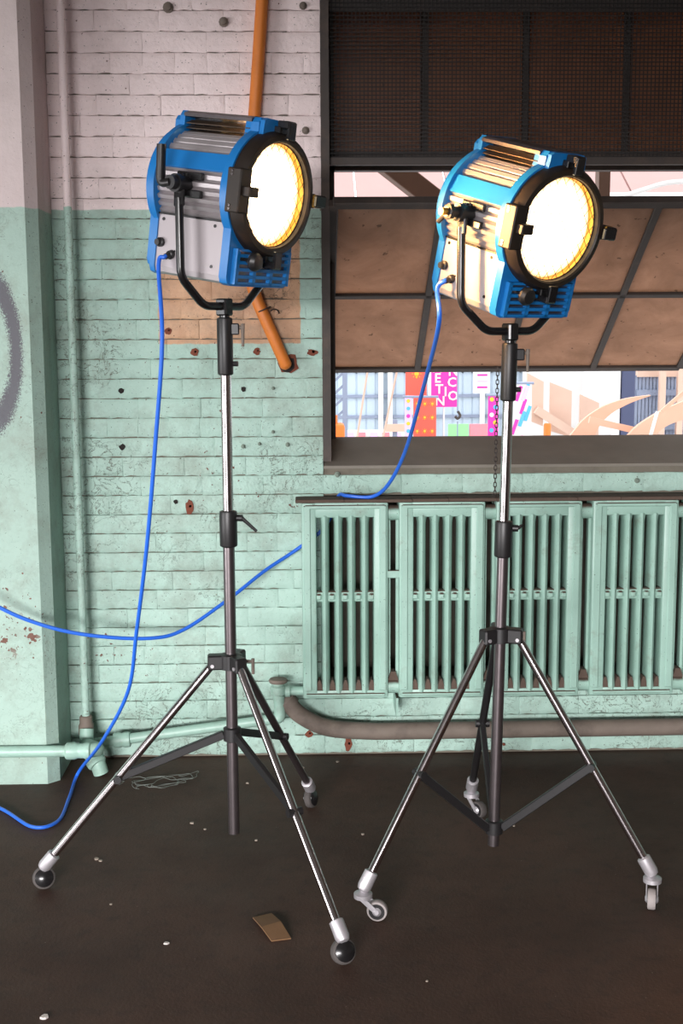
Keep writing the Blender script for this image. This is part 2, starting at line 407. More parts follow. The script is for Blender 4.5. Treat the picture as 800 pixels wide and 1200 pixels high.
# steel angle lining the edge and the wire guard
m = MB(); m.span((WX0, YW-.008, 1.05), (WX0+.01, YW+.1, 2.75)).span((WX0, YW-.008, 1.05), (WX0+.028, YW-.002, 2.75))
m.build('steel_angle', M_steel_dk, win)
GY = YW+.03; gz0 = 2.052; gz1 = 2.72; gx0 = WX0+.012; gx1 = WX1-.02
m = MB()
m.span((gx0, GY-.006, gz0-.012), (gx1, GY+.012, gz0+.012)).span((gx0, GY+.004, 2.535), (gx1, GY+.02, 2.58))
m.build('guard_rail', M_steel_dk, win)
m = MB(); st = .0133; r = .0016
k = 0; x = gx0
while x < gx1:
    m.add([(x-r, GY-r, gz0), (x+r, GY-r, gz0), (x+r, GY+r, gz0), (x-r, GY+r, gz0), (x-r, GY-r, gz1), (x+r, GY-r, gz1), (x+r, GY+r, gz1), (x-r, GY+r, gz1)], [[0, 1, 5, 4], [1, 2, 6, 5], [2, 3, 7, 6], [3, 0, 4, 7]]); x += st
z = gz0
while z < gz1:
    m.add([(gx0, GY-.003-r, z-r), (gx0, GY-.003+r, z-r), (gx0, GY-.003+r, z+r), (gx0, GY-.003-r, z+r), (gx1, GY-.003-r, z-r), (gx1, GY-.003+r, z-r), (gx1, GY-.003+r, z+r), (gx1, GY-.003-r, z+r)], [[0, 1, 5, 4], [1, 2, 6, 5], [2, 3, 7, 6], [3, 0, 4, 7]]); z += st
m.build('wire_guard', M_wire, win, 0, kind='stuff')
# sloping sill
MB().prism([(YW-.004, 1.024), (YW+.29, 1.024), (YW+.29, 1.108), (YW+.25, 1.103), (YW-.004, 1.034)], WX0+.002, WX1, 'x').build('window_sill', M_sill, win, 20)
# pivoted sash, bottom swung out
T0 = at(390, 238, 4.27); B0 = Vector((T0.x, 5.21, 1.338)); DN = (B0-T0); SL = DN.length; DNn = DN.normalized(); NR = Vector((1, 0, 0)).cross(DNn)
def sp(u, v, w=0): return Vector((T0.x+u, T0.y, T0.z)) + DNn*v + NR*w
sash = MB()
SW = PW*4
for a, b, wd in (((0, 0), (SW, 0), .034), ((0, SL), (SW, SL), .03), ((0, 0), (0, SL), .034), ((SW, 0), (SW, SL), .034)):
    sash.bar(sp(*a), sp(*b), wd, .03, .003, NR)
sash = sash.build('sash', M_steel_dk, win)
for i in range(1, 4): MB().bar(sp(PW*i, .01), sp(PW*i, SL-.01), .026, .03, .003, NR).build('glazing_bar', M_steel_dk, sash)
MB().bar(sp(.01, SL/2), sp(SW-.01, SL/2), .026, .03, .003, NR).build('glazing_bar', M_steel_dk, sash)
for i in range(4):
    for j in range(2):
        q = [sp(PW*i+.008, SL/2*j+.008), sp(PW*(i+1)-.008, SL/2*j+.008), sp(PW*(i+1)-.008, SL/2*(j+1)-.008), sp(PW*i+.008, SL/2*(j+1)-.008)]
        V = [p + NR*.003 for p in q] + [p - NR*.003 for p in q]
        MB().add(V, [[0, 1, 2, 3], [7, 6, 5, 4], [0, 4, 5, 1], [1, 5, 6, 2], [2, 6, 7, 3], [3, 7, 4, 0]]).build('pane', M_pane, sash, 0)
# pull chain
p0 = at(583, 430, 4.2); p1 = at(579, 600, 4.2)
m = MB(); n = 34
for i in range(n):
    c = p0.lerp(p1, (i+.5)/n); d = (.0045, 0, 0) if i % 2 else (0, .0045, 0)
    ln = (p1-p0)/n*.62; D = Vector(d)
    m.tube([c-ln+D*.4, c-ln*.6+D, c+ln*.6+D, c+ln+D*.4, c+ln-D*.4, c+ln*.6-D, c-ln*.6-D, c-ln-D*.4], .0016, 5, closed=True)
m.build('pull_chain', M_steel_dk, win)
# ------------------------------------------------------------------ pipes on the wall
riser = thing('riser_pipe', 'slim vertical pipe painted white and green beside the pillar', 'pipe', (-.775, 4.2, .17))
MB().cyl((0, 0, 0), (0, 0, 3.2), .0135, 16).build('pipe', M_wall, riser)
m = MB().lathe((0, 0, -.06), (0, 0, 1), [(.022, 0), (.026, .01), (.026, .04), (.022, .05), (.022, .07), (.018, .075)], 14); m.build('coupling', M_grime, riser)
heat = thing('heating_pipe', 'green painted pipe along the skirting of pillar and wall with knuckle fittings', 'pipe')
a = Vector((-2.3, YC-.035, .128)); b = at(84, 880, YC-.02)
MB().tube([a, b], .019, 14).build('pipe', M_green, heat)
MB().lathe(b-Vector((.02, 0, 0)), (1, 0, 0), [(.024, 0), (.029, .006), (.029, .03), (.025, .04), (.025, .06), (.028, .065), (.028, .08), (.02, .085)], 14).build('coupling', M_green, heat)
e = at(101, 873, 4.16)
MB().tube(fillet([b+Vector((.05, 0, 0)), b+Vector((.085, .01, 0)), e, e+Vector((.0, .02, .05))], .05, 6), [.024]*15, 14).build('elbow', M_green, heat)
m = MB(); q = at(114, 893, 4.12); m.tube(fillet([e, (e+q)/2+Vector((0, -.01, .005)), q, q+Vector((.012, 0, -.04))], .03, 5), .026, 14); m.lathe(q+Vector((-.006, 0, .004)), (q-e).normalized(), [(.03, -.018), (.034, -.01), (.034, .01), (.028, .018)], 14)
m.build('floor_elbow', M_green, heat)
r0 = at(104, 872, 4.2); r1 = at(318, 843, 4.2)
MB().tube([r0, r1], .018, 14).build('pipe', M_green, heat)
MB().lathe(at(143, 867, 4.2), (1, 0, .06), [(.019, -.03), (.026, -.028), (.027, -.01), (.024, 0), (.027, .01), (.026, .028), (.019, .03)], 14).build('coupling', M_green, heat)
MB().tube(fillet([r1, r1+Vector((.03, 0, .005)), at(327, 815, 4.2)], .025, 6), .02, 14).build('elbow', M_green, heat)
# radiator valve
v = at(326, 806, 4.2)
val = MB().lathe(v-Vector((0, 0, .045)), (0, 0, 1), [(.018, 0), (.018, .02), (.027, .024), (.027, .05), (.02, .056), (.02, .062)], 14).build('valve', M_green, heat)
MB().lathe(v+Vector((0, 0, .015)), (0, 0, 1), [(.012, 0), (.03, .004), (.034, .01), (.03, .017), (.012, .02)], 16).build('valve_cap', M_grime, val)
MB().lathe(v-Vector((0, 0, .012)), (1, 0, 0), [(.014, 0), (.014, .022), (.021, .024), (.021, .04), (.016, .042), (.016, .085)], 12).build('valve_outlet', M_green, val)
ret = thing('return_pipe', 'thick grime covered pipe running along the wall under the radiator', 'pipe')
pa = at(337, 822, 4.215); pb = at(352, 838, 4.215); pc = at(385, 853, 4.215); pd = Vector((2.6, 4.215, at(790, 850, 4.215).z-.002))
MB().tube(smooth_path([pa, pb, pc, at(440, 857, 4.215)], 6) + [pd], .03, 16).build('pipe', M_grime, ret)
MB().lathe(pa, (pa-pb).normalized(), [(.034, -.02), (.034, .006), (.026, .012), (.02, .02)], 14).build('coupling', M_grime, ret)
# orange conduit
con = thing('orange_conduit', 'long orange plastic conduit entering a hole in the wall', 'conduit')
YO = YW-.028
pts = [at(309, -30, YO), at(299, 125, YO), at(288, 250, YO), at(291, 330, YO), at(335, 428, YO)]
pts = fillet(pts, .12, 8); dv = (pts[-1]-pts[-2]).normalized(); pts += [pts[-1]+dv*.008, pts[-1]+dv*.014]
MB().tube(pts, [.0205]*(len(pts)-2) + [.017, .008], 16).build('pipe', M_orange, con)
c = at(309, 363, YO); ax = (at(333, 424, YO)-at(291, 330, YO)).normalized()
MB().tube([c + (Vector((0, 1, 0))*math.cos(t)*.024 + Vector((0, 1, 0)).cross(ax)*math.sin(t)*.024) for t in [k*math.pi/8 for k in range(16)]], .0025, 6, closed=True).build('wire_tie', M_steel_dk, con)
MB().tube(smooth_path([c+Vector((.022, .0, -.004)), c+Vector((.034, .006, .002)), c+Vector((.046, .012, -.002)), c+Vector((.05, .02, -.012))], 5), .0022, 6).build('wire_tie', M_steel_dk, con)
# ------------------------------------------------------------------ radiator
RY = 4.14; RD = .108; RZ0 = .25; RZ1 = .926
rad = thing('radiator', 'long mint green cast iron wall radiator with slotted sections under the window', 'radiator', (0, 0, 0))
SWD = .29; PITCHR = .3262
slot_p = .0446; slot_w = .0145
def section_meshes():
    H = RZ1-RZ0; stile = .049
    m = MB()
    m.span((0, 0, 0), (stile, RD, H), .007, 2).span((SWD-stile, 0, 0), (SWD, RD, H), .007, 2)
    m.span((.004, .002, H-.052), (SWD-.004, RD-.002, H), .006, 2).span((.004, .002, 0), (SWD-.004, RD-.002, .03), .006, 2)
    m.span((.006, -.004, .028), (.03, .01, H-.01), .003).span((SWD-.03, -.004, .028), (SWD-.006, .01, H-.01), .003)      # raised border
    m.span((.01, -.004, H-.022), (SWD-.01, .01, H-.008), .003).span((.01, -.004, .008), (SWD-.01, .01, .02), .003)
    m.span((.045, .012, .335), (SWD-.045, .05, .372), .004)                                # web tying the columns
    fr = m.mesh('section_frame', M_rad, 30)
    b = MB(); n = 12; w = (slot_p-slot_w)/2
    prof = [(z, s) for z, s in ((.02, 1.5), (.035, 1.35), (.06, 1.05), (.09, 1), (H-.075, 1), (H-.058, 1.2), (H-.045, 1.5))]
    V = []; Fc = []
    for z, s in prof:
        for k in range(n):
            a_ = 2*math.pi*k/n; V.append((math.cos(a_)*w*s, .05+math.sin(a_)*.052, z))
    for i in range(len(prof)-1):
        for k in range(n): Fc.append([i*n+k, i*n+(k+1) % n, (i+1)*n+(k+1) % n, (i+1)*n+k])
    b.add(V, Fc); col_ = b.mesh('column', M_rad, 50)
    d = MB().prism([(-.011, 0), (.011, 0), (.0085, .022), (.003, .038), (-.003, .038), (-.0085, .022)], .006, .05).mesh('dust_heap', M_rust, 30)
    bl = MB().box((0, .026, .3535), (.02, .03, .022), .005).mesh('spacer_lug', M_rad, 30)
    return fr, col_, d, bl
FR, CM, DU, LG = section_meshes()
R0 = at(354, 700, RY).x
H = RZ1-RZ0
for k in range(6):
    s = link('radiator_section', FR, rad); s.location = (R0+PITCHR*k, RY, RZ0)
    fs = (SWD-4*slot_p)/2
    for i in range(5):
        if i < 4:
            o = link('column', CM, s); o.location = (fs+slot_p*(i+.5), 0, 0)
        o = link('dust_heap', DU, s); o.location = (fs+slot_p*i, 0, .026)
        o = link('spacer_lug', LG, s); o.location = (fs+slot_p*i, -.009, 0)
    if k < 5:
        x = R0+PITCHR*k+SWD; g = PITCHR-SWD
        m = MB(); m.cyl((x-.01, RY+.035, RZ0+.035), (x+g+.01, RY+.035, RZ0+.035), .026, 16).cyl((x-.01, RY+.035, RZ1-.04), (x+g+.01, RY+.035, RZ1-.04), .026, 16)
        m.span((x-.002, RY+.03, RZ0+.03), (x+.009, RY+.055, RZ1-.04)).span((x+g-.009, RY+.03, RZ0+.03), (x+g+.002, RY+.055, RZ1-.04))
        m.build('nipple', M_rad, rad)
        MB().prism([(x, 0), (x+g, 0), (x+g*.72, .03), (x+g*.28, .03)], RY+.012, RY+.05).build('dust_heap', M_rust, rad).location.z = RZ0+.06
        if k in (0,):
            m = MB(); m.box((x+g/2, RY+.01, .68), (g+.006, .012, .026), .002); m.build('clip', M_rad, rad)
            m = MB(); m.prism([(x+g*.75, .25), (x+g*.95, .25), (x+g*.95, .2), (x+g*.75, .185)], RY+.0, YW).build('wall_bracket', M_rad, rad)
# dust and grime lying along the top
m = MB()
rnd = random.Random(3); x = R0-.02
while x < R0+PITCHR*6:
    w_ = rnd.uniform(.12, .3); m.span((x, RY-.002+rnd.uniform(0, .012), RZ1-.002), (x+w_, YW-.05, RZ1+.008+rnd.uniform(0, .003)), .002); x += w_
m.build('dusty_top', M_rust, rad)
# ------------------------------------------------------------------ stands
def wheel(mb_t, mb_h, c, ax, r, w):
    ax = Vector(ax).normalized()
    mb_t.lathe(Vector(c)-ax*w/2, ax, [(r*.55, 0), (r*.86, .002), (r*.97, w*.2), (r, w*.5), (r*.97, w*.8), (r*.86, w-.002), (r*.55, w)], 24)
    mb_h.lathe(Vector(c)-ax*(w/2+.004), ax, [(r*.2, -.005), (r*.5, -.002), (r*.78, .003), (r*.8, w+.005), (r*.5, w+.01), (r*.2, w+.013)], 20)
def make_stand(label, base, lean, zt, hub, low, pole_b, sl, feet, brace_f, ball, legmats, lever):
    """base: pole foot on the plan; lean: shift of the pole top; feet: floor points of the castors"""
    B = Vector((base[0], base[1], 0)); zt_ = zt
    t = thing('light_stand', label, 'tripod', B)
    ax = lambda z: Vector((lean*(z-pole_b)/(zt_-pole_b), 0, z))
    MB().tube([ax(pole_b), ax(sl[0][0]+.01)], .0155, 20).build('lower_tube', M_steel, t)
    MB().tube([ax(sl[0][0]), ax(sl[1][0]+.02)], .0138, 20).build('riser_tube', M_chrome, t)
    for i, (z0, z1, r) in enumerate(sl):
        d = ax(z1)-ax(z0); m = MB().lathe(ax(z0), d, [(r*.72, 0), (r*.95, .003), (r, .006), (r, d.length-.006), (r*.95, d.length-.002), (r*.7, d.length)], 22)
        s = m.build('sleeve', M_black, t)
        zc = z1-.02 if i == 0 else z0+.03
        if i == 0:
            k = MB(); a = ax(zc); k.cyl(a+Vector((r*.8, 0, 0)), a+Vector((r+.014, -.004, 0)), .009, 12)
            k.tube([a+Vector((r+.012, -.004, 0)), a+Vector(lever)], [.0055, .004], 8); k.build('clamp_lever', M_black, s)
        else:
            k = MB(); a = ax(zc); k.cyl(a+Vector((r*.8, 0, 0)), a+Vector((r+.012, -.003, 0)), .007, 10).build('set_screw', M_black, s)
            a = ax(z1-.03); k = MB(); k.box(a+Vector((r+.006, -.004, 0)), (.022, .02, .03), .003); k.build('clamp_block', M_black, s)
            k = MB(); k.cyl(a+Vector((r+.016, -.006, .004)), a+Vector((r+.03, -.006, .004)), .005, 8).tube([a+Vector((r+.026, -.006, .014)), a+Vector((r+.026, -.006, -.045))], [.0055, .0035], 8); k.build('clamp_lever', M_grime, s)
    hb = ax(hub)
    m = MB().lathe(hb-Vector((0, 0, .022)), (0, 0, 1), [(.02, 0), (.03, .003), (.03, .041), (.02, .044)], 20)
    hubo = m.build('hub', M_black, t)
    lk = MB(); lk.cyl(hb+Vector((.03, -.012, .004)), hb+Vector((.062, -.02, .004)), .004, 8).tube([hb+Vector((.06, -.02, .012)), hb+Vector((.06, -.02, -.03))], .0045, 8); lk.build('lock_screw', M_grime, hubo)
    lw = ax(low); lowo = MB().lathe(lw-Vector((0, 0, .02)), (0, 0, 1), [(.018, 0), (.024, .003), (.024, .037), (.018, .04)], 20).build('brace_collar', M_black, t)
    for i, f in enumerate(feet):
        fl = Vector((f[0], f[1], 0)) - B; d = Vector((fl.x, fl.y, 0)).normalized(); sd = Vector((-d.y, d.x, 0))
        k = MB(); k.bar(hb+d*.02, hb+d*.062, .034, .04, .004); k.build('leg_bracket', M_black, hubo)
        MB().cyl(hb+d*.05-sd*.02-Vector((0, 0, .008)), hb+d*.05+sd*.02-Vector((0, 0, .008)), .005, 8).build('pivot_bolt', M_castal, hubo)
        wr = .031 if ball else .027
        top = hb + d*.052 - Vector((0, 0, .01))
        end = Vector((fl.x, fl.y, 0)) + Vector((0, 0, .075 if ball else .098)) - d*.012
        dirv = (end-top).normalized()
        lg = MB().tube([top, end], .0112, 16).build('leg', legmats[i], t)
        MB().lathe(end-dirv*.03, dirv, [(.013, 0), (.018, .003), (.0185, .042), (.015, .052), (.008, .056)], 16).build('foot_socket', M_castal, lg)
        # brace
        mid = top.lerp(end, brace_f); q = lw + d*.022
        br = MB().bar(q, mid, .016, .022, .002).build('brace', M_black, t)
        MB().cyl(mid-sd*.02, mid+sd*.02, .011, 10).build('brace_joint', M_black, br)
        # castor
        tyre, hubm, fork = MB(), MB(), MB()
        if ball:
            wc = Vector((fl.x, fl.y, wr)); wa = Vector(f[2]).normalized()
            wheel(tyre, hubm, wc, wa, wr, .026)
            fork.tube([end+dirv*.015, wc+Vector((0, 0, .012))], .007, 10)
            cs = fork.build('castor', M_castal, t); tyre.build('tyre', M_rubber, cs); hubm.build('hub_cap', M_blackp, cs)
        else:
            off = Vector(f[2]); wd = Vector((off.x, off.y, 0)); wa = Vector((-wd.y, wd.x, 0)).normalized()
            piv = end + Vector((dirv.x*.02, dirv.y*.02, -.018)); piv.z = .075
            wc = piv + wd; wc.z = wr
            fork.lathe(Vector((piv.x, piv.y, .056)), (0, 0, 1), [(.016, 0), (.024, .003), (.024, .014), (.014, .018), (.008, .02), (.008, .035)], 18)
            for sg in (-1, 1): fork.bar(Vector((piv.x, piv.y, .06))+wa*sg*.014, wc+wa*sg*.014, .003, .013, 0, wd)
            cs = fork.build('castor', M_castal, t)
            tyre.lathe(wc-wa*.011, wa, [(wr*.7, 0), (wr*.94, .001), (wr, .005), (wr, .017), (wr*.94, .021), (wr*.7, .022)], 22)
            tyre.build('tyre', M_rubberl if i < 2 else M_rubber, cs)
            hubm.lathe(wc-wa*.013, wa, [(.006, -.004), (wr*.4, 0), (wr*.5, .003), (wr*.5, .023), (wr*.4, .026), (.006, .03)], 18); hubm.build('wheel_hub', M_castal, cs)
            MB().lathe(wc-wa*.0118, wa, [(wr*.46, 0), (wr*.76, 0), (wr*.76, .0236), (wr*.46, .0236)], 20).build('wheel_web', M_black, cs)
    return t
f1 = [gnd(52, 1041), gnd(402, 1129), gnd(364, 946)]
make_stand('chrome lamp tripod on round black castors in front of the brick wall',
           (-.213, 3.28), 0, 1.53, .618, .416, .135, [(.929, 1.027, .0235), (1.381, 1.53, .0205)],
           [(f1[0].x, f1[0].y, (.25, -1, .35)), (f1[1].x, f1[1].y, (.45, -1, .45)), (f1[2].x, f1[2].y, (1, -.45, .2))],
           .57, True, [M_chrome, M_chrome, M_steel], (.075, -.01, -.035))
f2 = [gnd(425, 1077), gnd(764, 1058), gnd(552, 954)]
make_stand('chrome lamp tripod with silver swivel castors standing in front of the radiator',
           (.496, 3.253), .026, 1.461, .69, .152, .1, [(.899, .997, .0235), (1.311, 1.461, .0205)],
           [(f2[0].x, f2[0].y, (.036, -.008, 0)), (f2[1].x, f2[1].y, (-.01, -.034, 0)), (f2[2].x, f2[2].y, (.02, -.03, 0))],
           .56, False, [M_chrome, M_chrome, M_black], (.045, -.02, .01))
# ------------------------------------------------------------------ lamps
def lens_mat():
    t = NT('lit_lens'); X, Y, Z = t.xyz(t.obj())
    uv = t.n('ShaderNodeAttribute', attribute_name='rad'); f = uv.outputs['Fac']
    st = t.step(f, 1.0, .7)
    t.put(t.b.inputs['Emission Color'], t.mix(st, (1, .56, .2), (1, .80, .50)))
    t.put(t.b.inputs['Emission Strength'], t.math('ADD', 1.3, t.math('MULTIPLY', st, 6.5)))
    t.put(t.b.inputs['Base Color'], (.5, .45, .4)); t.put(t.b.inputs['Roughness'], .3)
    return t.m
M_lens = lens_mat()
M_bulb = emit('lit_bulb', (1, .62, .25), 150)
def profile(R, hw, zb, tw, tt, fil=.02, tower=True, n=40):
    """half-outline mirrored: tower, round flank, lower box"""
    half = []
    if tower: half += [(0, tt), (tw*.86, tt), (tw, tt-.012)]
    a0 = math.asin(tw/R) if tower else 0.0
    a1 = math.pi - math.asin(hw/R)
    for k in range(n+1):
        a = a0 + (a1-a0)*k/n; half.append((R*math.sin(a), R*math.cos(a)))
    half += [(hw, zb+fil), (hw-fil*.3, zb+fil*.3), (hw-fil, zb), (0, zb)]
    return half[:-1] + [(0, zb)] + [(-x, z) for x, z in half[::-1] if x > 1e-6]
def make_lamp(label, loc, az, tilt, hp, handle, power):
    rz = math.pi + math.radians(az); tl = math.radians(tilt)
    t = thing('fresnel_lamp', label, 'lamp', loc, rz, 'lit film lamps on the tripods')
    T = Matrix.Translation((0, 0, hp)) @ Matrix.Rotation(-tl, 4, 'X')
    G = lambda: MB(T)
    Rb, Rc, hw, zb = .143, .157, .124, -.228
    YB, YFR = -.107, .146                # back and front of the housing
    # caps
    bc = G(); pc = profile(Rc, hw+.004, zb, .062, .18)
    bc.prism(pc, YB, YB+.016).prism([(x*.93, z*.93) for x, z in pc], YB-.018, YB); bc.build('back_cap', M_blue, t, 25)
    fc = G(); fc.prism(profile(Rc, hw+.004, zb, .062, .178), YFR-.026, YFR-.002)
    fc.prism([(.062, .13), (.058, .172), (.048, .178), (-.048, .178), (-.058, .172), (-.062, .13)], YFR-.045, YFR+.012)
    fco = fc.build('front_casing', M_blue, t, 25)
    # ridged aluminium shell
    half = []; a0 = math.asin(.06/Rb); a1 = math.pi-math.asin(hw/Rb)*.93; nr = 13
    for k in range(nr*4):
        a = a0+(a1-a0)*k/(nr*4-1); rr = Rb if (k % 4) in (0, 1, 2) else Rb-.007
        half.append(((rr - (k % 4)*.0012)*math.sin(a), (rr - (k % 4)*.0012)*math.cos(a)))
    sh = half + [(-x, z) for x, z in half[::-1]]
    G().prism(sh, YB+.014, YFR-.024).build('ribbed_shell', M_alu, t, 20)
    # blue strips and side panels
    for sg in (1, -1):
        a = math.radians(66); c = Vector((math.sin(a)*Rb*sg, 0, math.cos(a)*Rb))
        R_ = Matrix.Rotation(sg*a, 3, 'Y')
        G().box((c.x*1.0, (YB+YFR)/2-.004, c.z), (.046, YFR-YB-.036, .008), .001, R_).build('blue_strip', M_blue, t)
        sp_ = G(); sp_.span(((hw-.012)*sg, YB+.014, zb+.02), (hw*sg, YFR-.024, -.078), .001)
        spo = sp_.build('side_panel', M_alup, t)
        for (yy, zz) in ((YB+.032, -.09), (YFR-.055, -.09), (YB+.032, zb+.04), (YFR-.055, zb+.04), (-.02, -.13), (-.03, -.165)):
            r_ = .0042 if yy in (YB+.032, YFR-.055) else .0025
            G().cyl((hw*sg, yy, zz), ((hw+.002)*sg, yy, zz), r_, 8).build('screw', M_blackp, spo)
        G().span((hw*sg*.98, YB+.014, -.079), ((hw+.004)*sg, YFR-.024, -.074)).build('panel_seam', M_blackp, t)
    G().prism([(hw, zb+.022), (hw-.004, zb+.008), (hw-.016, zb+.002), (-hw+.016, zb+.002), (-hw+.004, zb+.008), (-hw, zb+.022)], YB+.014, YFR-.024).build('bottom_rail', M_alu, t)
    # vent tower with fins
    G().prism([(.064, .166), (.064, .174), (.05, .18), (-.05, .18), (-.064, .174), (-.064, .166)], YB+.014, YFR-.024).build('vent_cover', M_steel, t)
    for z in (.130, .142, .154):
        for sg in (1, -1):
            G().bar((.052*sg, YB+.022, z), (.052*sg, YFR-.03, z), .022, .002, 0, (sg*.45, 0, 1)).build('vent_fin', M_fin, t, 0)
    G().span((-.03, YB+.022, .12), (.03, YB+.11, .166)).build('vent_baffle', M_blackp, t)
    G().lathe((0, YFR-.085, .148), (0, 1, 0), [(.004, 0), (.009, .008), (.009, .03), (.004, .038)], 12).build('bulb', M_bulb, t)
    # lens door
    rg = G(); Ro, Ri = .150, .127; y0 = YFR
    rg.lathe((0, y0-.012, 0), (0, 1, 0), [(Ro-.006, 0), (Ro+.002, .004), (Ro+.002, .03), (Ro-.006, .046), (Ri+.004, .048), (Ri, .044), (Ri, .002)], 56, False, False)
    ro = rg.build('lens_door', M_ring, t, 40)
    br = G(); br.lathe((0, y0-.01, 0), (0, 1, 0), [(Ri+.001, 0), (Ri-.006, .002), (Ri-.004, .018), (Ri+.001, .03)], 48, False, False).build('lens_bezel', M_brass, t, 40)
    # domed lens with radial attribute
    ln = G(); prof = [(.125*k/8, .012*(1-(k/8)**2)) for k in range(9)]
    V = []; Fc = []; n = 48
    for (r_, h_) in prof[1:]:
        for k in range(n): V.append((r_*math.cos(2*math.pi*k/n), y0+.002+h_, r_*math.sin(2*math.pi*k/n)))
    c0 = len(V); V.append((0, y0+.014, 0))
    for i in range(7):
        for k in range(n): Fc.append([i*n+k, i*n+(k+1) % n, (i+1)*n+(k+1) % n, (i+1)*n+k])
    for k in range(n): Fc.append([c0, (k+1) % n, k])
    rads = [(i//n+1)/8 for i in range(8*n)] + [0.0]
    ln.add(V, Fc); me = ln.mesh('lens', M_lens, 60)
    at_ = me.attributes.new('rad', 'FLOAT', 'POINT')
    ic = T.inverted()
    for i, v_ in enumerate(me.vertices):
        q = ic @ v_.co; at_.data[i].value = math.hypot(q.x, q.z)/.125
    link('lens', me, t)
    # protective wire mesh over the lens
    wm = G()
    for sg in (1, -1):
        for k in range(-5, 6):
            d = k*.0225; hl = math.sqrt(max(.1255**2-d*d, 0)); c_, s_ = math.cos(sg*math.radians(52)), math.sin(sg*math.radians(52))
            p0_, p1_ = Vector((-s_*d-c_*hl, y0+.019, c_*d-s_*hl)), Vector((-s_*d+c_*hl, y0+.019, c_*d+s_*hl))
            wm.tube([p0_, p1_], .0009, 4)
    wm.tube([(.1255*math.cos(a), y0+.019, .1255*math.sin(a)) for a in [k*math.pi/24 for k in range(48)]], .0012, 5, closed=True)
    wm.build('lens_guard', M_ring, t)
    # accessory brackets round the door
    def bracket(a, big):
        c_, s_ = math.cos(a), math.sin(a)
        A = T @ Matrix.Rotation(-a, 4, 'Y')         # local x points outwards
        m_ = MB(A)
        if big:
            m_.span((.118, YFR-.004, -.052), (.162, YFR+.038, .052), .003)
            m_.span((.112, YFR+.034, -.012), (.15, YFR+.058, .012), .002)
            b_ = m_.build('accessory_bracket', M_ring, t)
            for z in (-.044, -.036, .036, .044): MB(A).cyl((.16, YFR+.012, z), (.1645, YFR+.012, z), .003, 8).build('rivet', M_chrome, b_)
        else:
            m_.span((.146, YFR-.006, -.018), (.164, YFR+.03, .018), .002).span((.16, YFR+.018, -.016), (.178, YFR+.052, .016), .002)
            m_.span((.134, YFR+.046, -.014), (.176, YFR+.056, .014), .002)
            b_ = m_.build('accessory_bracket', M_blackp, t)
            if abs(c_) > .5: MB(A).span((.156, YFR+.02, -.0165), (.179, YFR+.034, .0165), .001).build('brass_shim', M_brass, b_)
    bracket(0, True); bracket(math.pi, False); bracket(math.pi/2, False); bracket(-math.pi/2, False)
    # grille in the lower front
    gr = G(); gx = .105
    gr.span((-gx, YFR-.004, zb+.006), (gx, YFR+.012, zb+.012)).span((-gx, YFR-.004, -.142), (gx, YFR+.012, -.136))
    for x in (-gx, -gx/3, gx/3, gx): gr.span((x-.006, YFR-.004, zb+.006), (x+.006, YFR+.012, -.136))
    for i in range(1, 5): z = zb+.008+i*.017; gr.span((-gx, YFR-.004, z-.004), (gx, YFR+.012, z+.004))
    gr.build('grille', M_blue, fco)
    G().span((-gx, YFR-.006, zb+.01), (gx, YFR+.001, -.138)).build('grille_recess', M_steel, fco)
    # focus knob
    kn = G(); kn.cyl((.07, YFR, -.163), (.07, YFR+.03, -.163), .006, 10); kn.lathe((.07, YFR+.026, -.163), (0, 1, 0), [(.012, 0), (.022, .003), (.024, .012), (.018, .022), (.01, .024)], 10)
    kn.build('focus_knob', M_black, t)
    # yoke
    Wy = .168
    pts = fillet([(Wy, 0, hp-.035), (Wy, 0, .075), (.082, 0, .006), (-.082, 0, .006), (-Wy, 0, .075), (-Wy, 0, hp-.035)], .024, 5)
    yk = MB().tube(pts, .0105, 14).build('yoke', M_blackp, t)
    for sg in (1, -1):
        b_ = MB(); b_.bar((Wy*sg, 0, hp-.055), (Wy*sg*.97, 0, hp+.022), .012, .03, .003, (0, 1, 0)); b_.build('yoke_end', M_blackp, yk)
        p_ = G(); p_.cyl((.14*sg, 0, 0), ((Wy+.016)*sg, 0, 0), .022, 20); p_.build('pivot_boss', M_black, t)
        q_ = G(); q_.span(((.142)*sg, -.005, .012), ((.153)*sg, .058, .03), .002).span((.142*sg, -.005, -.03), (.153*sg, .058, -.012), .002).span((.146*sg, -.02, -.03), (.156*sg, .012, .03), .003)
        q_.build('pivot_bracket', M_blackp, t)
    h = MB()
    if handle == 'lever':
        h.cyl((Wy+.01, 0, hp), (Wy+.034, 0, hp), .017, 16)
        h.tube(fillet([(Wy+.03, 0, hp), (Wy+.032, -.030, hp-.002), (Wy+.034, -.022, hp+.09)], .014, 5), [.0105]*6 + [.0115]*2, 12)
        h.build('tilt_handle', M_black, t)
    else:
        h.cyl((Wy+.01, 0, hp), (Wy+.05, 0, hp), .013, 12).lathe((Wy+.03, 0, hp), (1, 0, 0), [(.008, 0), (.02, .004), (.02, .016), (.008, .02)], 6).tube([(Wy+.04, 0, hp), (Wy+.046, -.035, hp-.022)], .006, 8)
        ho = h.build('tilt_handle', M_black, t); MB().cyl((Wy+.05, 0, hp), (Wy+.066, 0, hp), .009, 12).build('bolt_end', M_brass, ho)
    sl_ = bpy.data.lights.new('lamp_beam', 'SPOT'); sl_.energy = power; sl_.color = (1, .52, .18); sl_.spot_size = math.radians(118); sl_.spot_blend = .6; sl_.shadow_soft_size = .09
    so_ = bpy.data.objects.new('lamp_beam', sl_); COL.objects.link(so_); so_.parent = t; so_.matrix_local = T @ Matrix.Translation((0, YFR+.03, 0)) @ Matrix.Rotation(math.pi/2, 4, 'X')
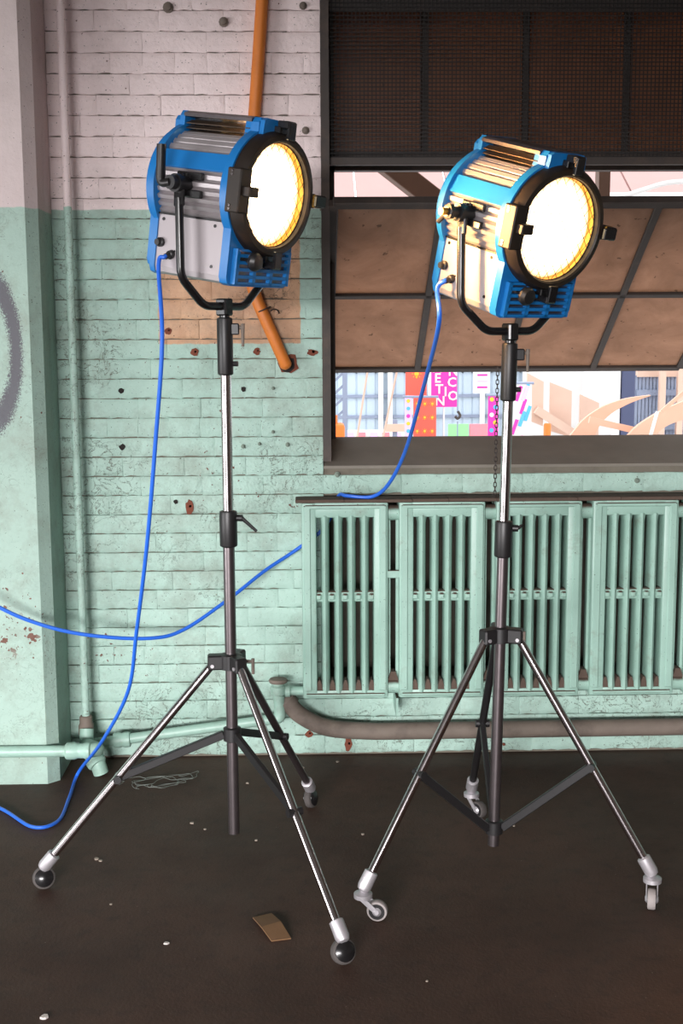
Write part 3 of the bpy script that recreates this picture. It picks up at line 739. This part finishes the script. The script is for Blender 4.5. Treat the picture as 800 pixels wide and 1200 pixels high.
    s_ = MB(); s_.cyl((0, 0, -.03), (0, 0, -.004), .0135, 16).box((0, 0, .004), (.034, .034, .044), .004); s_.build('spigot', M_blackp, t)
    G().lathe((hw-.002, YB+.03, zb+.08), (1, 0, 0), [(.012, 0), (.012, .01), (.008, .012), (.008, .02)], 10).build('lock_knob', M_black, t)
    gl = Vector((hw-.002, YB+.068, zb+.055)); G().lathe(gl, (1, 0, -.3), [(.011, 0), (.011, .012), (.008, .014), (.0075, .026)], 12).build('cable_gland', M_black, t)
    WM = Matrix.Translation(loc) @ Matrix.Rotation(rz, 4, 'Z') @ T
    d_ = Vector((1, 0, -.3)).normalized()
    return [WM @ (gl+d_*.012), WM @ (gl+d_*.03), WM @ (gl+d_*.042+Vector((0, -.006, -.02)))]
LP1 = Vector((-.213, 3.28, 1.552)); LP2 = Vector((.522, 3.253, 1.485))
G1 = make_lamp('blue and grey lit film lamp with tall lever handle in front of the brick wall', LP1, 55, 9, .30, 'lever', 190)
G2 = make_lamp('blue and grey lit film lamp, its flank glowing golden, in front of the window', LP2, 34, 15.5, .297, 'bolt', 30)
# ------------------------------------------------------------------ blue cables
p = G1 + [at(190, 400, 3.12), at(182, 520, 3.17), at(172, 640, 3.26), at(160, 740, 3.42), at(150, 810, 3.56), at(120, 868, 3.76)]
p += [gnd(92, 905, .03), gnd(81, 935, .007), gnd(68, 962, .007), gnd(38, 969, .007), gnd(0, 947, .007), gnd(-60, 925, .007)]
MB().tube(smooth_path(p, 8), .0055, 10).build('power_cable', M_cable, None, label='blue power cable hanging from the lamp by the brick wall to the floor', category='cable')
p = G2 + [at(514, 380, 3.2), at(497, 450, 3.55), at(476, 525, 3.92), at(456, 566, 4.08)]
q = at(436, 581, 4.165); p += [Vector((q.x, q.y, RZ1+.016)), Vector((.13, 4.19, RZ1+.016)), Vector((.105, 4.235, RZ1+.014)), Vector((.09, 4.258, .90)), Vector((.05, 4.262, .82))]
p += [at(346, 645, 4.25), at(310, 669, 4.2), at(268, 702, 4.13), at(215, 738, 4.05), at(175, 748, 4.0), at(110, 745, 3.95), at(55, 734, 3.92), at(0, 712, 3.9), at(-60, 672, 3.9)]
MB().tube(smooth_path(p, 8), .0062, 10).build('power_cable', M_cable, None, label='blue power cable draped over the radiator and sagging across the wall to the pillar', category='cable')
# ------------------------------------------------------------------ litter on the floor
c = gnd(319, 1088); m = MB()
pts = [gnd(x, y) for x, y in ((296, 1077), (318, 1072), (329, 1086), (341, 1101), (318, 1104), (306, 1092))]
ctr = sum(pts, Vector())/6
lift = (.002, .002, .012, .001, .001, .011)
V = [p_ + Vector((0, 0, lift[i])) for i, p_ in enumerate(pts)] + [p_ + Vector((0, 0, lift[i]+.003)) for i, p_ in enumerate(pts)]
m.add(V, [[0, 1, 2, 5], [5, 2, 3, 4], [6, 11, 8, 7], [11, 10, 9, 8]] + [[i, 6+i, 6+(i+1) % 6, (i+1) % 6] for i in range(6)])
m.build('cardboard_scrap', mat('cardboard', L(120, 88, 58), .85, scale=40, var=.25), None, 0, label='torn brown cardboard scrap lying on the dark floor', category='cardboard')
m = MB(); rnd = random.Random(11); c = gnd(190, 918)
for k in range(4):
    w_ = []; ph = rnd.uniform(0, 6)
    for i in range(22):
        a = ph + i*.33; w_.append(c + Vector((math.cos(a)*(.05+.012*i*.22+.02*rnd.random())+rnd.uniform(-.012, .012)+.02*k-.03, math.sin(a*(1+.05*k))*(.035+.012*k)+rnd.uniform(-.012, .012), .003+.004*k*.4+.006*abs(math.sin(a*1.3)))))
    m.tube(smooth_path(w_, 3), .0008, 5)
m.build('wire_tangle', mat('thin_wire', L(128, 134, 128), .5, .3), None, label='loose tangle of thin grey wire on the floor', category='wire')
def chip(x, y, r, col, name, label, cat_):
    p_ = gnd(x, y); rn = random.Random(int(x+y)); pts = [(math.cos(a)*r*rn.uniform(.6, 1.1), math.sin(a)*r*rn.uniform(.6, 1.1)) for a in [k*math.pi/3.5 for k in range(7)]]
    o = MB().prism(pts, 0, r*.5, 'z').build(name, col, None, 0, label=label, category=cat_); o.location = (p_.x, p_.y, 0)
    return o
M_paper = mat('paper_white', L(205, 198, 192), .8); M_mort = mat('mortar_crumb', L(150, 138, 126), .9)
chip(195, 1106, .007, M_paper, 'pebble', 'small white pebble lying by itself on open floor', 'pebble')
chip(52, 1193, .010, M_paper, 'paper_scrap', 'white paper scrap on the floor farthest from the wall', 'paper')
GR = 'mortar crumbs scattered on the floor'
for x, y, r in ((113, 1007, .008), (118, 1009, .006), (290, 918, .006), (395, 893, .006), (355, 900, .006), (240, 972, .005), (425, 978, .006), (602, 968, .005), (300, 985, .006), (225, 965, .007), (130, 1060, .004), (500, 1150, .004)):
    o = chip(x, y, r, M_mort, 'mortar_crumb', 'pale mortar crumb fallen on the dark floor', 'crumb'); o['group'] = GR
# ------------------------------------------------------------------ outside the window
M_yard = mat('yard_concrete', L(205, 200, 196), .9, scale=2); M_sheet = mat('pale_blue_sheeting', L(192, 208, 222), .6, scale=2, var=.12)
M_white = mat('white_paint', L(226, 224, 222), .7, scale=3, var=.05); M_pink = mat('pale_pink_roof', L(186, 146, 140), .7, scale=2, var=.1)
M_tan = mat('tan_plywood', L(222, 172, 146), .6, scale=8, var=.1); M_beige = mat('beige_board', L(220, 186, 166), .8, scale=4, var=.15)
M_blueg = mat('blue_grey_steel', L(140, 150, 172), .5, scale=6); M_bluep = mat('dark_blue_post', L(66, 73, 104), .5, scale=6); M_or = mat('orange_plastic_out', L(245, 120, 40), .5)
M_mag = mat('magenta_cloth', L(232, 60, 170), .8, var=.05); M_redo = mat('coral_cloth', L(245, 96, 80), .8, var=.05); M_yel = mat('yellow_print', L(250, 190, 60), .8, var=.05)
M_lilac = mat('lilac_cloth', L(230, 190, 235), .8, var=.05); M_lime = mat('lime_board', L(150, 215, 150), .7); M_rose = mat('rose_board', L(235, 140, 150), .7)
M_cyan = mat('cyan_print', L(90, 180, 230), .8); M_wood = mat('dark_beam_wood', L(118, 90, 76), .8, scale=14, var=.25)
ZG = -1.3
MB().span((-20, YW+.5, ZG-.2), (40, 60, ZG)).build('yard_ground', M_yard, None, 0, kind=S, label='pale concrete yard outside the window', category='ground')
def pxbox(x0, y0, x1, y1, Y, th): a, b = at(x0, y1, Y), at(x1, y0, Y); return (a.x, Y, a.z), (b.x, Y+th, b.z)
# far building of pale sheeting
bl = thing('sheeted_building', 'pale blue building of upright sheeting behind the banners', 'building', (0, 0, 0))
YBD = 27
a, b = at(384, 520, YBD), at(655, 425, YBD)
zt = at(500, 436, YBD).z
n = 24; wst = (b.x-a.x)/n
for i in range(n):
    MB().span((a.x+wst*i+.02, YBD, ZG), (a.x+wst*(i+1)-.02, YBD+.06+.03*(i % 2), zt)).build('sheet_panel', M_sheet, bl, 0)
MB().span((a.x, YBD+.02, ZG), (b.x, YBD+.5, zt-.02)).build('wall_core', M_sheet, bl, 0)
MB().span((a.x-.3, YBD-.06, zt), (b.x+3, YBD+.6, zt+.25)).build('eaves', M_white, bl, 0)
for px in (446, 457, 504, 565): q = at(px, 470, YBD-.1).x; MB().span((q-.05, YBD-.14, ZG), (q+.05, YBD-.02, zt)).build('pilaster', M_white, bl, 0)
for py in (488, 464): q = at(500, py, YBD-.06).z; MB().span((a.x, YBD-.05, q-.03), (b.x, YBD, q+.03)).build('girt', M_blueg, bl, 0)
# roofs seen above the sash
rf = thing('pitched_roof', 'pale pink pitched roof sheets seen over the tilted sash', 'roof', (0, 0, 0))
for i in range(10):
    x0_ = -1 + i*2.2
    q0, q1 = at(380, 240, 30).z, at(380, 150, 34).z
    MB().add([(x0_, 30, q0), (x0_+2.15, 30, q0), (x0_+2.15, 36, q1+1), (x0_, 36, q1+1), (x0_, 30, q0-.1), (x0_+2.15, 30, q0-.1), (x0_+2.15, 36, q1+.9), (x0_, 36, q1+.9)], [[0, 1, 2, 3], [7, 6, 5, 4], [0, 4, 5, 1], [1, 5, 6, 2], [2, 6, 7, 3], [3, 7, 4, 0]]).build('roof_sheet', M_pink, rf, 0)
MB().span((-1.5, 30.2, ZG), (22, 30.5, at(380, 240, 30).z-.05)).build('gable_wall', M_white, rf, 0)
# braces of the outside canopy
cn = thing('canopy_frame', 'dark wooden canopy post with sloping brace just outside the window', 'beam')
MB().bar(at(425, 170, 5.6), at(540, 260, 5.6), .09, .13, .004, (0, 1, 0)).build('brace', M_wood, cn)
a, b = at(711, 100, 5.9), at(711, 300, 5.9); MB().span((a.x-.026, 5.9, 1.75), (a.x+.026, 5.98, 3.1)).build('post', M_wood, cn)
a, b = at(380, 193, 5.6), at(812, 196, 5.6); MB().span((a.x, 5.62, a.z-.02), (b.x, 5.70, a.z+.1)).build('tie_beam', M_wood, cn)
MB().tube(smooth_path([at(722, 233, 9), at(755, 222, 9), at(785, 214, 9), at(830, 212, 9)], 6), .018, 10).build('cable_conduit', M_white, None, label='white curved conduit high up outside beyond the sash', category='conduit')
# banners
def banner(x0, y0, x1, y1, Y, m_, label, th=.015):
    a, b = pxbox(x0, y0, x1, y1, Y, th); t = thing('banner', label, 'banner', ((a[0]+b[0])/2, Y, a[2]))
    w_, h_ = b[0]-a[0], b[2]-a[2]
    MB().box((0, th/2, h_/2), (w_, th, h_)).build('cloth', m_, t, 0); MB().cyl((-w_/2-.03, th/2, h_), (w_/2+.03, th/2, h_), .02, 8).build('rod', M_blueg, t)
    MB().cyl((0, th+.014, ZG-a[2]), (0, th+.014, h_+.02), .013, 8).build('pole', M_white, t)
    return t, w_, h_
def text(t, s, size, x, z, m_, y=-.006):
    cu = bpy.data.curves.new('letter', 'FONT'); cu.body = s; cu.size = size; cu.extrude = .003; cu.offset = size*.02; cu.align_x = 'CENTER'; cu.resolution_u = 2
    tmp = bpy.data.objects.new('tmp', cu); COL.objects.link(tmp); dg = bpy.context.evaluated_depsgraph_get()
    me = bpy.data.meshes.new_from_object(tmp.evaluated_get(dg)); bpy.data.objects.remove(tmp); me.materials.clear(); me.materials.append(m_)
    o = link('letter', me, t); o.location = (x, y, z); o.rotation_euler = (math.pi/2, 0, 0); return o
def bulb_print(t, x, z, s, m_):
    m = MB(); m.lathe((x, -.002, z), (0, -1, 0), [(s*.5, 0), (s*.5, .004)], 12).box((x, -.004, z-s*.6), (s*.45, .004, s*.5))
    for k in range(8):
        a = k*math.pi/4; m.bar((x+math.cos(a)*s*.7, -.004, z+math.sin(a)*s*.7), (x+math.cos(a)*s*1.05, -.004, z+math.sin(a)*s*1.05), s*.12, .004, 0, (0, 1, 0))
    m.build('bulb_print', m_, t, 0)
YN = 19
t, w_, h_ = banner(475, 415, 500, 466, YN, M_redo, 'coral banner with one yellow light bulb beside the lettered magenta banner')
bulb_print(t, w_*.02, h_*.55, w_*.22, M_yel)
t, w_, h_ = banner(484, 465, 511, 545, YN-.3, M_redo, 'coral banner covered in rows of yellow light bulbs')
for i in range(3):
    for j in range(5): bulb_print(t, w_*(-.33+.33*i), h_*(.1+.2*j), w_*.11, M_yel)
t, w_, h_ = banner(474, 465, 482.5, 545, YN-.6, M_lilac, 'narrow lilac banner strip with coloured dots beside the bulb banner')
for j in range(9): MB().lathe((0, -.002, h_*(.06+.11*j)), (0, -1, 0), [(w_*.28, 0), (w_*.28, .004)], 10).build('dot_print', (M_mag, M_cyan, M_yel)[j % 3], t, 0)
t, w_, h_ = banner(505, 405, 536, 477, YN, M_mag, 'magenta banner with white letters spelling connection')
u = h_/72.0
for s_, px, py in (('C', 512, 424), ('O', 529, 424), ('N', 512, 436), ('N', 531, 440), ('E', 512.5, 448), ('C', 529.5, 453), ('T', 514.5, 461), ('I', 522, 464), ('O', 531, 469), ('N', 515.5, 475)):
    text(t, s_, u*15.5, (px-520.5)*w_/31, (477-py)*u, M_white)
t, w_, h_ = banner(554, 425, 574, 461, YN, M_white, 'white banner with small pink print beyond the tripod')
for i in range(4): MB().box((w_*.05, -.003, h_*(.2+.2*i)), (w_*.6, .004, h_*.06)).build('print', (M_mag, M_lilac)[i % 2], t, 0)
t, w_, h_ = banner(571, 463, 584, 545, YN-.5, M_mag, 'magenta banner strip with coloured dots beside the tripod sleeve')
for j in range(9): MB().lathe((w_*(.2 if j % 2 else -.15), -.002, h_*(.06+.11*j)), (0, -1, 0), [(w_*.22, 0), (w_*.22, .004)], 10).build('dot_print', (M_white, M_cyan, M_yel)[j % 3], t, 0)
t, w_, h_ = banner(598, 449, 623, 545, YN-.5, M_white, 'white banner with pink and cyan slanted shapes beside the orange bollard')
rn = random.Random(5)
for j in range(12):
    c = Vector((rn.uniform(-.35, .35)*w_, -.004-.002*j, rn.uniform(.05, .95)*h_)); d = Vector((.12*w_, 0, .09*h_)); MB().bar(c-d, c+d, .05, .004, 0, (0, 1, 0)).build('print', (M_mag, M_cyan, M_lilac)[j % 3], t, 0)
# low hoarding and signs
a, b = pxbox(386, 504, 476, 560, 22, .1); hd = thing('hoarding', 'low white hoarding with pale print below the blue building', 'hoarding')
MB().span(a, b).build('board', M_white, hd, 0)
for i in range(6): q0, q1 = pxbox(392+i*14, 507, 400+i*14, 516, 21.97, .03); MB().span(q0, q1).build('print', (M_rose, M_lilac)[i % 2], hd, 0)
def board(x0, y0, x1, y1, Y, m_, label, cat_='sign'):
    a, b = pxbox(x0, y0, x1, y1, Y, .06); t = thing('sign_board', label, cat_, ((a[0]+b[0])/2, Y, ZG))
    cx = (a[0]+b[0])/2
    MB().span((a[0]-cx, 0, a[2]-ZG), (b[0]-cx, .06, b[2]-ZG)).build('board', m_, t, 0); MB().span((-.04, .06, 0), (.04, .12, a[2]-ZG+.2)).build('post', M_blueg, t, 0)
board(525, 497, 549, 530, 18, M_lime, 'lime green sign board beside the pink board')
board(550, 497, 571, 530, 18, M_rose, 'pink sign board beside the lime green board')
board(452, 497, 474, 506, 21, M_beige, 'small beige board above the white hoarding')
a = at(536, 487, 17); t = thing('hanging_hook', 'dark crane hook hanging on a chain over the green sign', 'hook', a)
MB().cyl((0, 0, .05), (0, 0, 2.2), .012, 6).build('chain', M_blueg, t); MB().tube(smooth_path([(0, 0, .06), (.035, 0, 0), (0, 0, -.04), (-.035, 0, -.01)], 5), .018, 8).build('hook', M_steel_dk, t); MB().cyl((0, 0, -.3), (0, 0, -.08), .01, 6).build('tail_chain', M_blueg, t)
# lattice mast, orange machine
t = thing('lattice_mast', 'pale blue lattice mast with diagonal bars beside the window edge', 'mast', (0, 0, 0))
for px in (388, 404):
    a = at(px, 470, 16); MB().span((a.x-.03, 16, ZG), (a.x+.03, 16.06, 2.2)).build('upright', M_blueg, t, 0)
for i in range(14):
    z = .0+.16*i; x0_, x1_ = at(388, 470, 16).x, at(404, 470, 16).x
    MB().bar((x0_, 16.03, z), (x1_, 16.03, z+.16), .03, .03).build('diagonal', M_blueg, t, 0)
a, b = pxbox(387, 497, 404, 530, 15, .3); t = thing('orange_machine', 'orange machine with rounded hood partly hidden by the sill', 'machine', (0, 0, 0))
MB().span(a, b, .04, 2).build('hood', M_or, t); MB().span((a[0]+.02, a[1]+.05, ZG), (b[0]-.02, b[1]-.05, a[2]+.02)).build('base', M_blueg, t); MB().cyl((a[0]+.06, 15.1, b[2]), (a[0]+.06, 15.1, b[2]+.1), .03, 8).build('exhaust', M_or, t)
for px0, px1 in ((432, 414), (467, 443)):
    MB().tube([at(px0, 425, 20), at(px1, 540, 20)], .018, 6).build('guy_rope', M_beige, None, label='slanting tan rope beside the lattice mast' if px0 == 432 else 'slanting tan rope beside the coral bulb banners', category='rope', group='slanting ropes in the yard')
# beige sheds, dark posts, railing
sh = thing('beige_shed', 'weathered beige shed of sloping boards behind the orange bollard', 'shed', (0, 0, 0))
for i, (x0, y0, x1, y1) in enumerate(((617, 441, 637, 492), (644, 452, 670, 505), (679, 466, 702, 515))):
    a, b = pxbox(x0, y0, x1, y1, 23+i*.1, .1); MB().add([(a[0], a[1], a[2]), (b[0], a[1], a[2]-.12), (b[0], a[1], b[2]-.1), (a[0], a[1], b[2]+.06), (a[0], b[1], a[2]), (b[0], b[1], a[2]-.12), (b[0], b[1], b[2]-.1), (a[0], b[1], b[2]+.06)], [[0, 1, 2, 3], [7, 6, 5, 4], [0, 4, 5, 1], [1, 5, 6, 2], [2, 6, 7, 3], [3, 7, 4, 0]]).build('board', M_beige, sh, 0)
a, b = at(628, 480, 22.9), at(672, 508, 22.9); MB().bar(a, b, .15, .15).build('beam', M_beige, sh)
a, b = pxbox(612, 420, 720, 560, 26.6, .2); MB().span((a[0], a[1], ZG), b).build('back_wall', M_white, sh, 0)
a = at(641, 505, 15); t = thing('bollard', 'orange upright bollard beside the white banner', 'bollard', (a.x, 15, ZG))
MB().lathe((0, 0, 0), (0, 0, 1), [(.06, 0), (.045, .02), (.045, at(641, 496, 15).z-ZG-.02), (.035, at(641, 496, 15).z-ZG)], 14).build('post', M_or, t); MB().cyl((0, 0, 0), (0, 0, .03), .09, 14).build('foot', M_blueg, t)
for px, w_ in ((736, .11), (723, .05)):
    a = at(px, 470, 20); MB().span((a.x-w_, 20, ZG), (a.x+w_, 20.2, 3), .02).build('steel_post', M_bluep if w_ > .1 else M_white, None, label='thick blue grey steel post beside the barred gate' if w_ > .1 else 'slim white post beside the thick steel post', category='post')
gt = thing('barred_gate', 'pale barred gate with many slim upright bars', 'gate', (0, 0, 0))
YG = 21
x0_, x1_ = at(745, 470, YG).x, at(850, 470, YG).x
n = 26
for i in range(n):
    x = x0_+(x1_-x0_)*i/(n-1); MB().span((x-.035, YG, ZG), (x+.035, YG+.05, at(760, 440, YG).z)).build('bar', M_blueg, gt, 0)
for py in (438, 460, 500):
    z = at(760, py, YG).z; MB().span((x0_, YG-.05, z-.05), (x1_, YG+.1, z+.05)).build('rail', M_beige if py == 438 else M_blueg, gt, 0)
for px in (776, 797): a = at(px, 470, YG-.3); MB().span((a.x-.05, YG-.3, ZG), (a.x+.05, YG-.2, at(760, 430, YG).z)).build('stile', M_beige, gt, 0)
MB().span((x0_-.2, YG+3, ZG), (x1_+6, YG+3.2, 4)).build('yard_wall', M_white, None, 0, kind=S, label='white wall behind the barred gate', category='wall')
# curved plywood fins of a sculpture
def fin(outer, inner, Y, th, label):
    t = thing('sculpture_fin', label, 'sculpture', (0, 0, 0), group=None)
    o_ = [at(x, y, Y) for x, y in outer]; i_ = [at(x, y, Y) for x, y in inner]
    o_ = smooth_path(o_, 6); i_ = smooth_path(i_, 6); n = len(o_); V = []
    for d in (0, th):
        V += [p_+Vector((0, d, 0)) for p_ in o_] + [p_+Vector((0, d, 0)) for p_ in i_]
    Fc = []
    for k in range(n-1):
        Fc += [[k, k+1, n+k+1, n+k], [2*n+k, 3*n+k, 3*n+k+1, 2*n+k+1], [k, 2*n+k, 2*n+k+1, k+1], [n+k, n+k+1, 3*n+k+1, 3*n+k]]
    Fc += [[0, n, 3*n, 2*n], [n-1, 3*n-1, 4*n-1, 2*n-1]]
    MB().add(V, Fc).build('curved_panel', M_tan, t, 40)
    return t
fin([(610, 735), (655, 545), (675, 502), (700, 480), (730, 468), (762, 463)], [(668, 735), (690, 545), (698, 508), (712, 488), (737, 473), (762, 464)], 12, .06, 'tan curved sculpture fin tapering to a thin tip')
t = fin([(665, 738), (715, 545), (738, 508), (760, 490), (785, 477), (830, 458)], [(730, 738), (755, 545), (765, 515), (780, 500), (800, 492), (835, 480)], 11.5, .06, 'broad tan curved sculpture fin beside the barred gate')
MB().bar(at(761, 514, 11.3), at(770, 482, 11.3), .025, .025).build('white_batten', M_white, t)
MB().bar(at(690, 492, 11.7), at(760, 508, 11.7), .05, .06).build('tie_bar', M_tan, t)
MB().bar(at(775, 482, 10.9), at(812, 450, 10.9), .03, .03).build('prop', M_tan, t)
